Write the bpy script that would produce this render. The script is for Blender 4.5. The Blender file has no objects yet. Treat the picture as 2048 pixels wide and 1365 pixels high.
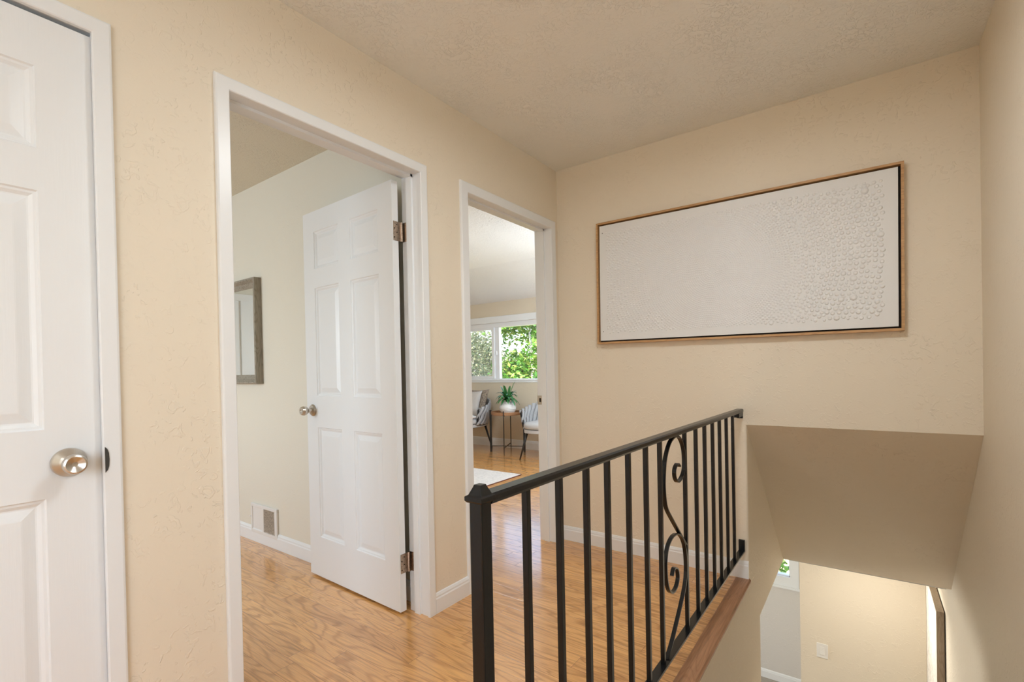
import bpy, bmesh, math, random
from mathutils import Vector, Matrix
S = bpy.context.scene
COL = S.collection
PI = math.pi
random.seed(7)

# ------------------------------------------------------------------ camera
cam = bpy.data.cameras.new('camera'); camo = bpy.data.objects.new('camera', cam); COL.objects.link(camo)
cam.sensor_fit = 'HORIZONTAL'; cam.sensor_width = 36.0
cam.lens = 969.232 / 2048 * 36.0
cam.shift_y = (748.54 - 682.5) / 2048
cam.clip_start = 0.02; cam.clip_end = 200
yaw, pitch, roll = CAMROT = (-0.6304, -0.0081, -0.0205)
rt = Vector((math.cos(yaw), -math.sin(yaw), 0)); fw = Vector((math.sin(yaw), math.cos(yaw), 0)); up = Vector((0, 0, 1))
fw, up = math.cos(pitch)*fw + math.sin(pitch)*up, math.cos(pitch)*up - math.sin(pitch)*fw
rt, up = math.cos(roll)*rt + math.sin(roll)*up, math.cos(roll)*up - math.sin(roll)*rt
M = Matrix((rt, up, -fw)).transposed().to_4x4(); M.translation = (1.6522, -2.8112, 1.1386)
camo.matrix_world = M
S.camera = camo

# ------------------------------------------------------------------ world, sun, exposure
w = bpy.data.worlds.new('sky'); S.world = w; w.use_nodes = True
nt = w.node_tree; bg = nt.nodes['Background']
sky = nt.nodes.new('ShaderNodeTexSky'); sky.sky_type = 'NISHITA'; sky.sun_disc = False
sky.sun_elevation = math.radians(60); sky.sun_rotation = math.radians(155); sky.air_density = 1.0; sky.dust_density = 2.5
nt.links.new(sky.outputs[0], bg.inputs[0]); bg.inputs[1].default_value = 0.75
sl = bpy.data.lights.new('sun', 'SUN'); sl.energy = 22.0; sl.angle = math.radians(0.6); sl.color = (1.0, 0.95, 0.87)
so = bpy.data.objects.new('sun', sl); COL.objects.link(so)
so.rotation_euler = Vector((0.20, -0.45, 0.87)).to_track_quat('Z', 'Y').to_euler()
S.view_settings.view_transform = 'Standard'; S.view_settings.look = 'None'
S.view_settings.exposure = 0.20; S.view_settings.gamma = 1.0; S.view_settings.use_curve_mapping = False
try:
    S.cycles.use_denoising = True; S.cycles.max_bounces = 10; S.cycles.diffuse_bounces = 6
    S.cycles.transparent_max_bounces = 24; S.cycles.caustics_reflective = False; S.cycles.caustics_refractive = False
    S.cycles.sample_clamp_indirect = 6.0
except Exception:
    pass

def area(name, loc, look, sx, sy, energy, color, spread=180):
    l = bpy.data.lights.new(name, 'AREA'); l.shape = 'RECTANGLE'; l.size = sx; l.size_y = sy
    l.energy = energy; l.color = color; l.spread = math.radians(spread)
    o = bpy.data.objects.new(name, l); COL.objects.link(o); o.location = loc
    o.rotation_euler = (-Vector(look)).to_track_quat('Z', 'Y').to_euler()
    return o
# area lights added as daylight fill at windows out of view
DAY = (0.80, 0.91, 1.0); W_ = 2.0508
area('daylight_bedroom', (-2.2, -4.52, 1.45), (0, 1, -0.05), 1.5, 1.1, 50, DAY)
area('landing_fill_light', (W_ + .03, -4.45, 1.40), (-1, .12, 0.0), 1.4, 1.3, 34, (0.80, 0.90, 1.0))
area('sitting_room_fill_light', (-.035, 1.52, 1.47), (-1, 0, 0.05), 1.5, 1.0, 60, DAY)
area('lower_room_fill_light', (-3.02, 1.6, -1.15), (1, 0, 0), 1.4, 1.0, 95, (1.0, 0.98, 0.95))

# ------------------------------------------------------------------ geometry helpers
BASE = {}
class MB:
    def __init__(s): s.bm = bmesh.new()
    def quad(s, *p):
        vs = [s.bm.verts.new(Vector(q)) for q in p]
        return s.bm.faces.new(vs)
    def box(s, x0, x1, y0, y1, z0, z1):
        if x0 > x1: x0, x1 = x1, x0
        if y0 > y1: y0, y1 = y1, y0
        if z0 > z1: z0, z1 = z1, z0
        v = [s.bm.verts.new((x, y, z)) for z in (z0, z1) for y in (y0, y1) for x in (x0, x1)]
        for f in ((0,2,3,1),(4,5,7,6),(0,1,5,4),(2,6,7,3),(0,4,6,2),(1,3,7,5)):
            s.bm.faces.new([v[i] for i in f])
        return s
    def hexa(s, b, t):      # bottom loop of 4, top loop of 4
        s.loft([b, t], closed=True, cap=True); return s
    def loft(s, rings, closed=True, cap=True):
        R = [[s.bm.verts.new(Vector(p)) for p in r] for r in rings]
        n = len(R[0])
        for a, b in zip(R, R[1:]):
            for i in range(n if closed else n-1):
                j = (i+1) % n
                s.bm.faces.new((a[i], a[j], b[j], b[i]))
        if cap and closed:
            s.bm.faces.new(R[0][::-1]); s.bm.faces.new(R[-1])
        return R
    def prism(s, poly, axis, a, b):     # poly in the two other axes, in xyz order
        def P(u, v, t):
            return {'x': (t, u, v), 'y': (u, t, v), 'z': (u, v, t)}[axis]
        s.loft([[P(u, v, a) for u, v in poly], [P(u, v, b) for u, v in poly]]); return s
    def tube(s, path, r, n=10, cap=True, flat=None, upv=None):
        path = [Vector(p) for p in path]; rings = []
        prev = None
        for i, p in enumerate(path):
            d = (path[min(i+1, len(path)-1)] - path[max(i-1, 0)]).normalized()
            if upv is not None: a = Vector(upv)
            elif prev is None: a = Vector((0, 0, 1)) if abs(d.z) < .9 else Vector((1, 0, 0))
            else: a = prev
            a = (a - d*a.dot(d)).normalized(); b = d.cross(a); prev = a
            rr = r[i] if isinstance(r, (list, tuple)) else r
            ra, rb = (rr, rr) if flat is None else (rr*flat[0], rr*flat[1])
            if n == 4:
                rings.append([p + a*ra*sx + b*rb*sy for sx, sy in ((1,1),(-1,1),(-1,-1),(1,-1))])
            else:
                rings.append([p + a*ra*math.cos(2*PI*k/n) + b*rb*math.sin(2*PI*k/n) for k in range(n)])
        s.loft(rings, True, cap); return s
    def lathe(s, prof, org, axis, n=32):   # prof: (r, h) along axis from org
        ax = Vector(axis).normalized(); a = Vector((0,0,1)) if abs(ax.z) < .9 else Vector((1,0,0))
        a = (a - ax*a.dot(ax)).normalized(); b = ax.cross(a); o = Vector(org)
        s.loft([[o + ax*h + (a*math.cos(2*PI*k/n) + b*math.sin(2*PI*k/n))*max(r, 1e-4) for k in range(n)] for r, h in prof])
        return s
    def build(s, name, mat, parent=None, smooth=False, bevel=0, seg=2, angle=40, kind=None, label=None):
        bm = s.bm
        bmesh.ops.recalc_face_normals(bm, faces=bm.faces)
        me = bpy.data.meshes.new(name)
        base = BASE.get(parent.name, Vector((0,0,0))) if parent else Vector((0,0,0))
        if base.length: bmesh.ops.translate(bm, verts=bm.verts, vec=-base)
        bm.to_mesh(me); bm.free()
        o = bpy.data.objects.new(name, me); COL.objects.link(o)
        me.materials.append(mat)
        if parent: o.parent = parent; BASE[o.name] = base
        if smooth:
            for p in me.polygons: p.use_smooth = True
        if bevel:
            m = o.modifiers.new('edge', 'BEVEL'); m.width = bevel; m.segments = seg; m.limit_method = 'ANGLE'; m.angle_limit = math.radians(angle)
            m.harden_normals = False
        if smooth == 'auto' or (bevel and smooth is False):
            pass
        if kind: o['kind'] = kind
        if label: o['label'] = label
        return o
def tag(o, label, cat, group=None, kind=None):
    o['label'] = label; o['category'] = cat
    if group: o['group'] = group
    if kind: o['kind'] = kind
    return o
def thing(name, loc, label, cat, group=None, kind=None):
    o = bpy.data.objects.new(name, None); COL.objects.link(o); o.location = loc; o.empty_display_size = .1
    BASE[o.name] = Vector(loc)
    return tag(o, label, cat, group, kind)
def struct(mb, name, mat, label, cat, **k):
    o = mb.build(name, mat, **k); return tag(o, label, cat, kind='structure')

# ------------------------------------------------------------------ materials
def mat(name):
    m = bpy.data.materials.new(name); m.use_nodes = True
    return m, m.node_tree, m.node_tree.nodes['Principled BSDF']
def N(t, typ, **k):
    n = t.nodes.new(typ)
    for a, v in k.items():
        if a.startswith('i_'): n.inputs[int(a[2:])].default_value = v
        else: setattr(n, a, v)
    return n
def simple(name, col, rough=.5, metal=0, spec=.5, noise=0, nscale=20, bump=0, bscale=60, stretch=(1,1,1)):
    m, t, b = mat(name)
    b.inputs['Base Color'].default_value = (*col, 1); b.inputs['Roughness'].default_value = rough
    b.inputs['Metallic'].default_value = metal; b.inputs['Specular IOR Level'].default_value = spec
    if noise or bump:
        tc = N(t, 'ShaderNodeNewGeometry'); mp = N(t, 'ShaderNodeMapping'); mp.inputs['Scale'].default_value = stretch
        t.links.new(tc.outputs['Position'], mp.inputs[0])
    if noise:
        nz = N(t, 'ShaderNodeTexNoise'); nz.inputs['Scale'].default_value = nscale; nz.inputs['Detail'].default_value = 4
        t.links.new(mp.outputs[0], nz.inputs['Vector'])
        mr = N(t, 'ShaderNodeMapRange'); mr.inputs[1].default_value = .3; mr.inputs[2].default_value = .7; mr.inputs[3].default_value = 1-noise; mr.inputs[4].default_value = 1+noise
        t.links.new(nz.outputs[0], mr.inputs[0])
        vm = N(t, 'ShaderNodeVectorMath', operation='SCALE'); vm.inputs[0].default_value = col
        t.links.new(mr.outputs[0], vm.inputs['Scale']); t.links.new(vm.outputs[0], b.inputs['Base Color'])
    if bump:
        nz2 = N(t, 'ShaderNodeTexNoise'); nz2.inputs['Scale'].default_value = bscale; nz2.inputs['Detail'].default_value = 3
        t.links.new(mp.outputs[0], nz2.inputs['Vector'])
        bp = N(t, 'ShaderNodeBump'); bp.inputs['Strength'].default_value = 1; bp.inputs['Distance'].default_value = bump
        t.links.new(nz2.outputs[0], bp.inputs['Height']); t.links.new(bp.outputs[0], b.inputs['Normal'])
    return m
def plaster(name, col, d1=.0013, scale=34, d2=.0004, s2=120, lo=.56, rough=.55):
    """painted knockdown-textured plaster: flattened blobs over a fine grain"""
    m, t, b = mat(name)
    b.inputs['Base Color'].default_value = (*col, 1); b.inputs['Roughness'].default_value = rough; b.inputs['Specular IOR Level'].default_value = .35
    g = N(t, 'ShaderNodeNewGeometry')
    n1 = N(t, 'ShaderNodeTexNoise'); n1.inputs['Scale'].default_value = scale; n1.inputs['Detail'].default_value = 3; n1.inputs['Distortion'].default_value = 1.2
    n2 = N(t, 'ShaderNodeTexNoise'); n2.inputs['Scale'].default_value = s2; n2.inputs['Detail'].default_value = 2
    n3 = N(t, 'ShaderNodeTexNoise'); n3.inputs['Scale'].default_value = 4.5
    for n in (n1, n2, n3): t.links.new(g.outputs['Position'], n.inputs['Vector'])
    mr = N(t, 'ShaderNodeMapRange', interpolation_type='SMOOTHSTEP'); mr.inputs[1].default_value = lo; mr.inputs[2].default_value = lo+.08
    t.links.new(n1.outputs[0], mr.inputs[0])
    m3 = N(t, 'ShaderNodeMapRange'); m3.inputs[1].default_value = .35; m3.inputs[2].default_value = .65; m3.inputs[3].default_value = .15; m3.inputs[4].default_value = 1
    t.links.new(n3.outputs[0], m3.inputs[0])
    mu = N(t, 'ShaderNodeMath', operation='MULTIPLY'); t.links.new(mr.outputs[0], mu.inputs[0]); t.links.new(m3.outputs[0], mu.inputs[1])
    b1 = N(t, 'ShaderNodeBump'); b1.inputs['Distance'].default_value = d1; b1.inputs['Strength'].default_value = .8
    b2 = N(t, 'ShaderNodeBump'); b2.inputs['Distance'].default_value = d2; b2.inputs['Strength'].default_value = .8
    t.links.new(mu.outputs[0], b1.inputs['Height']); t.links.new(n2.outputs[0], b2.inputs['Height'])
    t.links.new(b1.outputs[0], b2.inputs['Normal']); t.links.new(b2.outputs[0], b.inputs['Normal'])
    return m
WALLC = (.785, .71, .585)
m_wall = plaster('beige_wall_paint', WALLC)
m_wall_b = plaster('sitting_room_wall_paint', (.70, .625, .50))
m_wall_a = plaster('bedroom_wall_paint', (.735, .71, .625), d1=.0004)
m_grey_wall = plaster('pale_grey_wall_paint', (.66, .64, .61))
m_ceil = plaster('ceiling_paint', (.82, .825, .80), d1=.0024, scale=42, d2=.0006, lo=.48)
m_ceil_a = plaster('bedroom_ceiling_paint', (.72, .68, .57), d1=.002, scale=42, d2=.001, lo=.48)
m_ceil_b = plaster('white_textured_ceiling_paint', (.80, .80, .79), d1=.004, scale=26, d2=.001, lo=.46)
m_trim = simple('white_gloss_trim_paint', (.805, .83, .85), .32, bump=.00012, bscale=90)

def door_paint(name, col, rough):
    m, t, b = mat(name)
    b.inputs['Base Color'].default_value = (*col, 1); b.inputs['Roughness'].default_value = rough
    tc = N(t, 'ShaderNodeTexCoord'); mp = N(t, 'ShaderNodeMapping'); mp.inputs['Scale'].default_value = (1, 1, .045)
    t.links.new(tc.outputs['Object'], mp.inputs[0])
    nz = N(t, 'ShaderNodeTexNoise'); nz.inputs['Scale'].default_value = 210; nz.inputs['Detail'].default_value = 3; nz.inputs['Distortion'].default_value = .25
    t.links.new(mp.outputs[0], nz.inputs['Vector'])
    bp = N(t, 'ShaderNodeBump'); bp.inputs['Distance'].default_value = .0005; bp.inputs['Strength'].default_value = .55
    t.links.new(nz.outputs[0], bp.inputs['Height']); t.links.new(bp.outputs[0], b.inputs['Normal'])
    return m
m_door = door_paint('white_door_paint', (.795, .82, .84), .36)

def wood(name, c0, c1, c2, axis=0, scale=1.0, rough=.4, planks=None, coat=0):
    """oak-like grain along an axis; planks=(width, phase) lays boards of that width"""
    m, t, b = mat(name); L = t.links.new
    g = N(t, 'ShaderNodeNewGeometry'); sp = N(t, 'ShaderNodeSeparateXYZ'); L(g.outputs['Position'], sp.inputs[0])
    def mth(op, a, bb=None, c=None):
        n = N(t, 'ShaderNodeMath', operation=op)
        for i, v in enumerate((a, bb, c)):
            if v is None: continue
            if isinstance(v, (int, float)): n.inputs[i].default_value = v
            else: L(v, n.inputs[i])
        return n.outputs[0]
    al = sp.outputs[axis]; others = [sp.outputs[i] for i in range(3) if i != axis]
    ac, ver = others
    gap = None
    if planks:
        W, ph, Ln = planks
        r = mth('DIVIDE', mth('SUBTRACT', ac, ph), W); row = mth('FLOOR', r); fr = mth('FRACT', r)
        wn = N(t, 'ShaderNodeTexWhiteNoise', noise_dimensions='1D'); L(row, wn.inputs['W'])
        q = mth('ADD', mth('DIVIDE', al, Ln), mth('MULTIPLY', wn.outputs[0], 7.3)); seg = mth('FLOOR', q); fq = mth('FRACT', q)
        wn2 = N(t, 'ShaderNodeTexWhiteNoise', noise_dimensions='2D'); cb = N(t, 'ShaderNodeCombineXYZ'); L(row, cb.inputs[0]); L(seg, cb.inputs[1]); L(cb.outputs[0], wn2.inputs['Vector'])
        pid = wn2.outputs[0]
        e1 = mth('MULTIPLY', mth('MINIMUM', fr, mth('SUBTRACT', 1, fr)), W)
        e2 = mth('MULTIPLY', mth('MINIMUM', fq, mth('SUBTRACT', 1, fq)), Ln)
        e = mth('MINIMUM', e1, e2)
        gr = N(t, 'ShaderNodeMapRange', interpolation_type='SMOOTHSTEP'); gr.inputs[1].default_value = .0003; gr.inputs[2].default_value = .0012; L(e, gr.inputs[0]); gap = gr.outputs[0]
    # grain coordinates: long along the axis
    cx = N(t, 'ShaderNodeCombineXYZ')
    L(mth('MULTIPLY', al, 1.25*scale), cx.inputs[0]); L(mth('MULTIPLY', ac, (7 if planks else 9)*scale), cx.inputs[1])
    L(mth('MULTIPLY', ver, 9*scale) if not planks else mth('MULTIPLY', pid, 37.0), cx.inputs[2])
    n1 = N(t, 'ShaderNodeTexNoise'); n1.inputs['Scale'].default_value = 1.35; n1.inputs['Detail'].default_value = 2.2; n1.inputs['Roughness'].default_value = .42; n1.inputs['Distortion'].default_value = .35; L(cx.outputs[0], n1.inputs['Vector'])
    bands = mth('FRACT', mth('MULTIPLY', n1.outputs[0], 12.0))
    tri = mth('ABSOLUTE', mth('SUBTRACT', mth('MULTIPLY', bands, 2), 1))
    cr = N(t, 'ShaderNodeMapRange', interpolation_type='SMOOTHSTEP'); cr.inputs[1].default_value = .45; cr.inputs[2].default_value = 1.0; L(tri, cr.inputs[0])
    # fine pores
    cf = N(t, 'ShaderNodeCombineXYZ'); L(mth('MULTIPLY', al, 9*scale), cf.inputs[0]); L(mth('MULTIPLY', ac, 190*scale), cf.inputs[1]); L(mth('MULTIPLY', ver, 190*scale), cf.inputs[2])
    n2 = N(t, 'ShaderNodeTexNoise'); n2.inputs['Scale'].default_value = 1; n2.inputs['Detail'].default_value = 2; L(cf.outputs[0], n2.inputs['Vector'])
    n3 = N(t, 'ShaderNodeTexNoise'); n3.inputs['Scale'].default_value = .6; L(cx.outputs[0], n3.inputs['Vector'])
    mx = N(t, 'ShaderNodeMix', data_type='RGBA'); mx.inputs[6].default_value = (*c1, 1); mx.inputs[7].default_value = (*c0, 1)
    L(mth('MULTIPLY', cr.outputs[0], mth('ADD', .12, mth('MULTIPLY', n3.outputs[0], .9))), mx.inputs[0])
    m2 = N(t, 'ShaderNodeMix', data_type='RGBA', blend_type='MULTIPLY'); m2.inputs[0].default_value = 1
    pr = N(t, 'ShaderNodeMapRange'); pr.inputs[1].default_value = .3; pr.inputs[2].default_value = .7; pr.inputs[3].default_value = .78; pr.inputs[4].default_value = 1.12; L(n2.outputs[0], pr.inputs[0])
    cc = N(t, 'ShaderNodeCombineColor')
    for i in range(3): L(pr.outputs[0], cc.inputs[i])
    L(mx.outputs[2], m2.inputs[6]); L(cc.outputs[0], m2.inputs[7]); out = m2.outputs[2]
    if planks:
        m3 = N(t, 'ShaderNodeMix', data_type='RGBA', blend_type='MULTIPLY'); m3.inputs[0].default_value = 1
        tone = N(t, 'ShaderNodeMix', data_type='RGBA'); tone.inputs[6].default_value = (.90, .85, .80, 1); tone.inputs[7].default_value = (1.08, 1.08, 1.06, 1); L(pid, tone.inputs[0])
        L(out, m3.inputs[6]); L(tone.outputs[2], m3.inputs[7])
        m4 = N(t, 'ShaderNodeMix', data_type='RGBA'); m4.inputs[6].default_value = (*c2, 1); L(gap, m4.inputs[0]); L(m3.outputs[2], m4.inputs[7]); out = m4.outputs[2]
    L(out, b.inputs['Base Color']); b.inputs['Roughness'].default_value = rough
    bp = N(t, 'ShaderNodeBump'); bp.inputs['Distance'].default_value = .00035; bp.inputs['Strength'].default_value = .35
    hh = mth('ADD', mth('MULTIPLY', n2.outputs[0], .5), mth('MULTIPLY', cr.outputs[0], -.3))
    if planks: hh = mth('ADD', hh, mth('MULTIPLY', gap, 1.6))
    L(hh, bp.inputs['Height']); L(bp.outputs[0], b.inputs['Normal'])
    if coat: b.inputs['Coat Weight'].default_value = coat; b.inputs['Coat Roughness'].default_value = .12; L(bp.outputs[0], b.inputs['Coat Normal'])
    return m
m_floor = wood('oak_floorboards', (.40, .175, .052), (.76, .405, .145), (.25, .11, .04), axis=0, rough=.26, planks=(.0835, -1.792, .95), coat=1.0)
m_nosing = wood('dark_oak_nosing', (.29, .135, .066), (.39, .20, .105), (0,0,0), axis=1, rough=.4)
m_oakframe = wood('oak_picture_frame', (.42, .22, .085), (.56, .33, .15), (0,0,0), axis=0, scale=1.6, rough=.5)
m_greywood = wood('weathered_grey_wood', (.17, .15, .115), (.34, .31, .255), (0,0,0), axis=2, scale=1.8, rough=.65)
m_brownwood = wood('brown_grey_frame_wood', (.22, .16, .105), (.36, .28, .20), (0,0,0), axis=2, scale=1.6, rough=.6)
m_tray = wood('warm_tray_wood', (.25, .12, .055), (.40, .21, .105), (0,0,0), axis=0, scale=1.6, rough=.45)
m_lowfloor = wood('grey_floorboards', (.26, .24, .21), (.40, .37, .33), (.1,.09,.08), axis=0, rough=.4, planks=(.15, 0, 1.2))
m_black = simple('black_painted_iron', (.007, .0075, .0085), .26, spec=.34, noise=.25, nscale=90, bump=.0002, bscale=160)
m_blackleg = simple('black_chair_metal', (.012, .012, .013), .4)
m_nickel = simple('satin_nickel', (.60, .565, .51), .30, metal=1, bump=.00004, bscale=400)
m_hinge = simple('aged_nickel_hinge', (.46, .36, .28), .33, metal=1, noise=.3, nscale=120, bump=.0002, bscale=150)
m_dark = simple('dark_gap', (.02, .014, .01), .8)
m_canvas = simple('white_relief_canvas', (.77, .78, .785), .6, bump=.0003, bscale=300)
m_whiteplastic = simple('white_plastic', (.80, .79, .76), .35)
m_ventwhite = simple('white_enamel', (.77, .77, .76), .35)
m_ventdark = simple('dusty_louvre_metal', (.50, .46, .40), .5, noise=.3, nscale=120)
m_vinyl = simple('white_vinyl', (.80, .82, .85), .3)
m_fabric = simple('grey_upholstery', (.50, .50, .51), .85, noise=.10, nscale=300, bump=.0008, bscale=500)
m_strap = simple('grey_woven_straps', (.37, .375, .39), .8, noise=.12, nscale=250, bump=.0008, bscale=420)
m_pillow = simple('grey_linen', (.46, .43, .405), .9, noise=.12, nscale=200, bump=.0015, bscale=260)
m_pillow2 = simple('dark_patterned_weave', (.27, .215, .165), .9, noise=.65, nscale=75, bump=.002, bscale=140)
m_fur = simple('white_fleece', (.80, .79, .79), .95, noise=.12, nscale=90, bump=.008, bscale=110)
m_rug = simple('cream_rug_pile', (.66, .63, .61), .95, noise=.12, nscale=45, bump=.004, bscale=240)
m_rugedge = simple('dark_red_rug_binding', (.12, .035, .03), .9)
m_pot = simple('white_ribbed_ceramic', (.80, .79, .78), .25)
m_soil = simple('dark_soil', (.03, .02, .014), .9)
m_leaf = simple('glossy_green_leaf', (.05, .20, .06), .25, noise=.35, nscale=18)
m_lamp, t_, b_ = mat('lit_lamp_glass'); b_.inputs['Base Color'].default_value = (.9, .85, .75, 1); b_.inputs['Emission Color'].default_value = (1, .84, .62, 1); b_.inputs['Emission Strength'].default_value = 4
def glass(name, tint=(1,1,1), refl=.06):
    m = bpy.data.materials.new(name); m.use_nodes = True; t = m.node_tree; t.nodes.clear()
    o = N(t, 'ShaderNodeOutputMaterial'); mx = N(t, 'ShaderNodeMixShader'); mx.inputs[0].default_value = refl
    a = N(t, 'ShaderNodeBsdfTransparent'); a.inputs[0].default_value = (*tint, 1); g = N(t, 'ShaderNodeBsdfGlossy'); g.inputs['Roughness'].default_value = .02
    t.links.new(a.outputs[0], mx.inputs[1]); t.links.new(g.outputs[0], mx.inputs[2]); t.links.new(mx.outputs[0], o.inputs[0]); return m
m_glass = glass('window_glass')
m_screen = bpy.data.materials.new('insect_screen'); m_screen.use_nodes = True; t = m_screen.node_tree; t.nodes.clear()
o_ = N(t, 'ShaderNodeOutputMaterial'); mx_ = N(t, 'ShaderNodeMixShader'); mx_.inputs[0].default_value = .22
a_ = N(t, 'ShaderNodeBsdfTransparent'); d_ = N(t, 'ShaderNodeBsdfDiffuse'); d_.inputs[0].default_value = (.34, .37, .41, 1)
t.links.new(a_.outputs[0], mx_.inputs[1]); t.links.new(d_.outputs[0], mx_.inputs[2]); t.links.new(mx_.outputs[0], o_.inputs[0])
m_mirror = simple('mirror_silver', (.86, .89, .88), .02, metal=1)
def leafmat(name, c1, c2, c3):
    m, t, b = mat(name); L = t.links.new
    g = N(t, 'ShaderNodeNewGeometry'); r = N(t, 'ShaderNodeValToRGB')
    r.color_ramp.elements[0].color = (*c1, 1); r.color_ramp.elements[1].color = (*c3, 1); e = r.color_ramp.elements.new(.55); e.color = (*c2, 1)
    L(g.outputs['Random Per Island'], r.inputs[0]); L(r.outputs[0], b.inputs['Base Color']); b.inputs['Roughness'].default_value = .35
    tr = N(t, 'ShaderNodeBsdfTranslucent'); L(r.outputs[0], tr.inputs[0]); mx = N(t, 'ShaderNodeMixShader'); mx.inputs[0].default_value = .3
    o = t.nodes['Material Output']; L(b.outputs[0], mx.inputs[1]); L(tr.outputs[0], mx.inputs[2]); L(mx.outputs[0], o.inputs[0]); return m
m_tree1 = leafmat('bright_green_tree_leaf', (.03, .11, .012), (.10, .27, .03), (.36, .42, .10))
m_tree2 = leafmat('olive_tree_leaf', (.045, .08, .04), (.12, .17, .08), (.36, .36, .22))
m_bark = simple('pale_bark', (.55, .50, .44), .9, noise=.3, nscale=12, bump=.01, bscale=30)
m_ground = simple('dry_lawn', (.38, .36, .20), .95, noise=.4, nscale=1.5)

# ------------------------------------------------------------------ the shell
H, W, HA, HB, ZC = 2.4567, 2.0508, 2.4175, 2.156, 2.10
YA, YW = -1.174, 2.910          # bedroom far wall, sitting-room window wall
A0, A1 = -2.072, -1.246         # inner casing edges of the bedroom doorway
B0, B1 = -.916, -.098           # sitting-room doorway
C0, C1 = -3.216, -2.415         # closet doorway
ZI = 2.056                      # inner casing height
XS = 1.1375                     # stair wall face
T = .12

# floors
f = MB()
f.box(-4.6, 0, -4.6, 3.0, -.03, 0); f.box(0, 1.077, -2.30, 0, -.03, 0); f.box(0, W, -5.5, -2.30, -.03, 0)
struct(f, 'floor', m_floor, 'honey oak plank floor running through the landing and rooms', 'floor')
f = MB(); f.box(-3.0, W+.1, -2.4, 3.7, -2.66, -2.60)
struct(f, 'floor_lower', m_lowfloor, 'greyish plank floor of the lower level', 'floor')
# stair nosing
n = MB(); n.prism([(1.077, -.028), (1.138, -.028), (1.147, -.02), (1.148, -.008), (1.142, .001), (1.077, .001)], 'y', -2.235, -.001)
struct(n, 'trim_1', m_nosing, 'brown oak nosing edging the floor above the stairwell', 'floor edge')
# stairs going down away from the camera, between the two side walls
st = MB(); n_st = 13; rise = 2.6 / n_st; run = .255; y0 = -2.235
for i in range(1, n_st):
    st.box(XS+.002, W-.002, y0 + (i-1)*run, y0 + i*run + .02, -rise*i-.04, -rise*i)
    st.box(XS+.002, W-.002, y0 + (i-1)*run, y0 + (i-1)*run+.018, -rise*i-.001, -rise*(i-1)-.04)
st.box(XS+.002, W-.002, y0 + (n_st-1)*run, y0 + (n_st-1)*run+.018, -2.6, -rise*(n_st-1)-.04)
struct(st, 'trim_2', m_nosing, 'wooden stairs descending beside the iron railing', 'stairs')

# hall side wall with its three doorways
wl = MB()
def wall_x(mb, x0, x1, y0, y1, z0, z1, holes):
    ys = sorted({y0, y1} | {h[0] for h in holes} | {h[1] for h in holes})
    for a, b in zip(ys, ys[1:]):
        hs = [h for h in holes if h[0] <= a + 1e-6 and h[1] >= b - 1e-6]
        if not hs: mb.box(x0, x1, a, b, z0, z1)
        else:
            h = hs[0]
            if h[2] > z0: mb.box(x0, x1, a, b, z0, h[2])
            if h[3] < z1: mb.box(x0, x1, a, b, h[3], z1)
def wall_y(mb, y0, y1, x0, x1, z0, z1, holes):
    xs = sorted({x0, x1} | {h[0] for h in holes} | {h[1] for h in holes})
    for a, b in zip(xs, xs[1:]):
        hs = [h for h in holes if h[0] <= a + 1e-6 and h[1] >= b - 1e-6]
        if not hs: mb.box(a, b, y0, y1, z0, z1)
        else:
            h = hs[0]
            if h[2] > z0: mb.box(a, b, y0, y1, z0, h[2])
            if h[3] < z1: mb.box(a, b, y0, y1, h[3], z1)
def wall_x_one(mb, x0, x1, y0, y1, z0, z1, holes):
    """one outline with door notches (holes reach the floor), so the face has no seams"""
    pts = [(y0, z0)]
    for h in sorted(holes): pts += [(h[0], z0), (h[0], h[3]), (h[1], h[3]), (h[1], z0)]
    pts += [(y1, z0), (y1, z1), (y0, z1)]
    mb.prism(pts, 'x', x0, x1)
wall_x_one(wl, -.06, 0, -5.5, .1, 0, H+.05, [(C0-.02, C1+.016, 0, ZI+.02), (A0-.016, A1+.016, 0, ZI+.018), (B0-.016, B1+.016, 0, ZI+.018)])
struct(wl, 'wall_left', m_wall, 'warm beige textured wall pierced by three white doorways', 'wall')
wl = MB(); wall_x_one(wl, -T, -.06, -1.06, .1, 0, H+.05, [(B0-.016, B1+.016, 0, ZI+.018)]); wall_x(wl, -T, 0, .1, 3.0, -.03, H+.05, [(.77, 2.27, .97, 1.97)])
struct(wl, 'wall_sitting_room', m_wall_b, 'inner face of the sitting room wall beside its doorway', 'wall')
wl = MB(); wall_x_one(wl, -T, -.06, -4.6, YA, 0, HA+.05, [(C0-.02, C1+.016, 0, ZI+.02), (A0-.016, A1+.016, 0, ZI+.018)])
struct(wl, 'wall_bedroom_inner', m_wall_a, 'inner face of the bedroom wall beside its doorway', 'wall')
# hall end wall: above the sloping stair ceiling on one side, down to the floor on the other
b = MB(); rb = .012
cor = [(0, 0)] + [(XS - rb + rb*math.sin(k*PI/16), rb - rb*math.cos(k*PI/16)) for k in range(9)] + [(XS, .10), (0, .10)]
b.loft([[(x, y, -.03) for x, y in cor], [(x, y, .8226) for x, y in cor]])
b.box(0, W, 0, .10, .8226, H+.05)
struct(b, 'wall_back', m_wall, 'beige end wall carrying the large white relief artwork', 'wall')
# stair side wall under the railing
b = MB(); b.prism([(-2.235, -2.60), (.30, -2.60), (.30, -.323), (1.304, -.323), (.10, .735), (.10, -.03), (-2.235, -.03)], 'x', XS-.10, XS)
struct(b, 'wall_stair', m_wall, 'beige stairwell wall below the railing with an angled lower opening', 'wall')
# right wall
r = MB(); wall_x(r, W, W+.1, -5.5, 2.4, -2.6, H+.05, [(-5.15, -3.75, .75, 2.05)])
struct(r, 'wall_right', m_wall, 'plain beige wall along the open side of the stairwell', 'wall')
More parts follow.
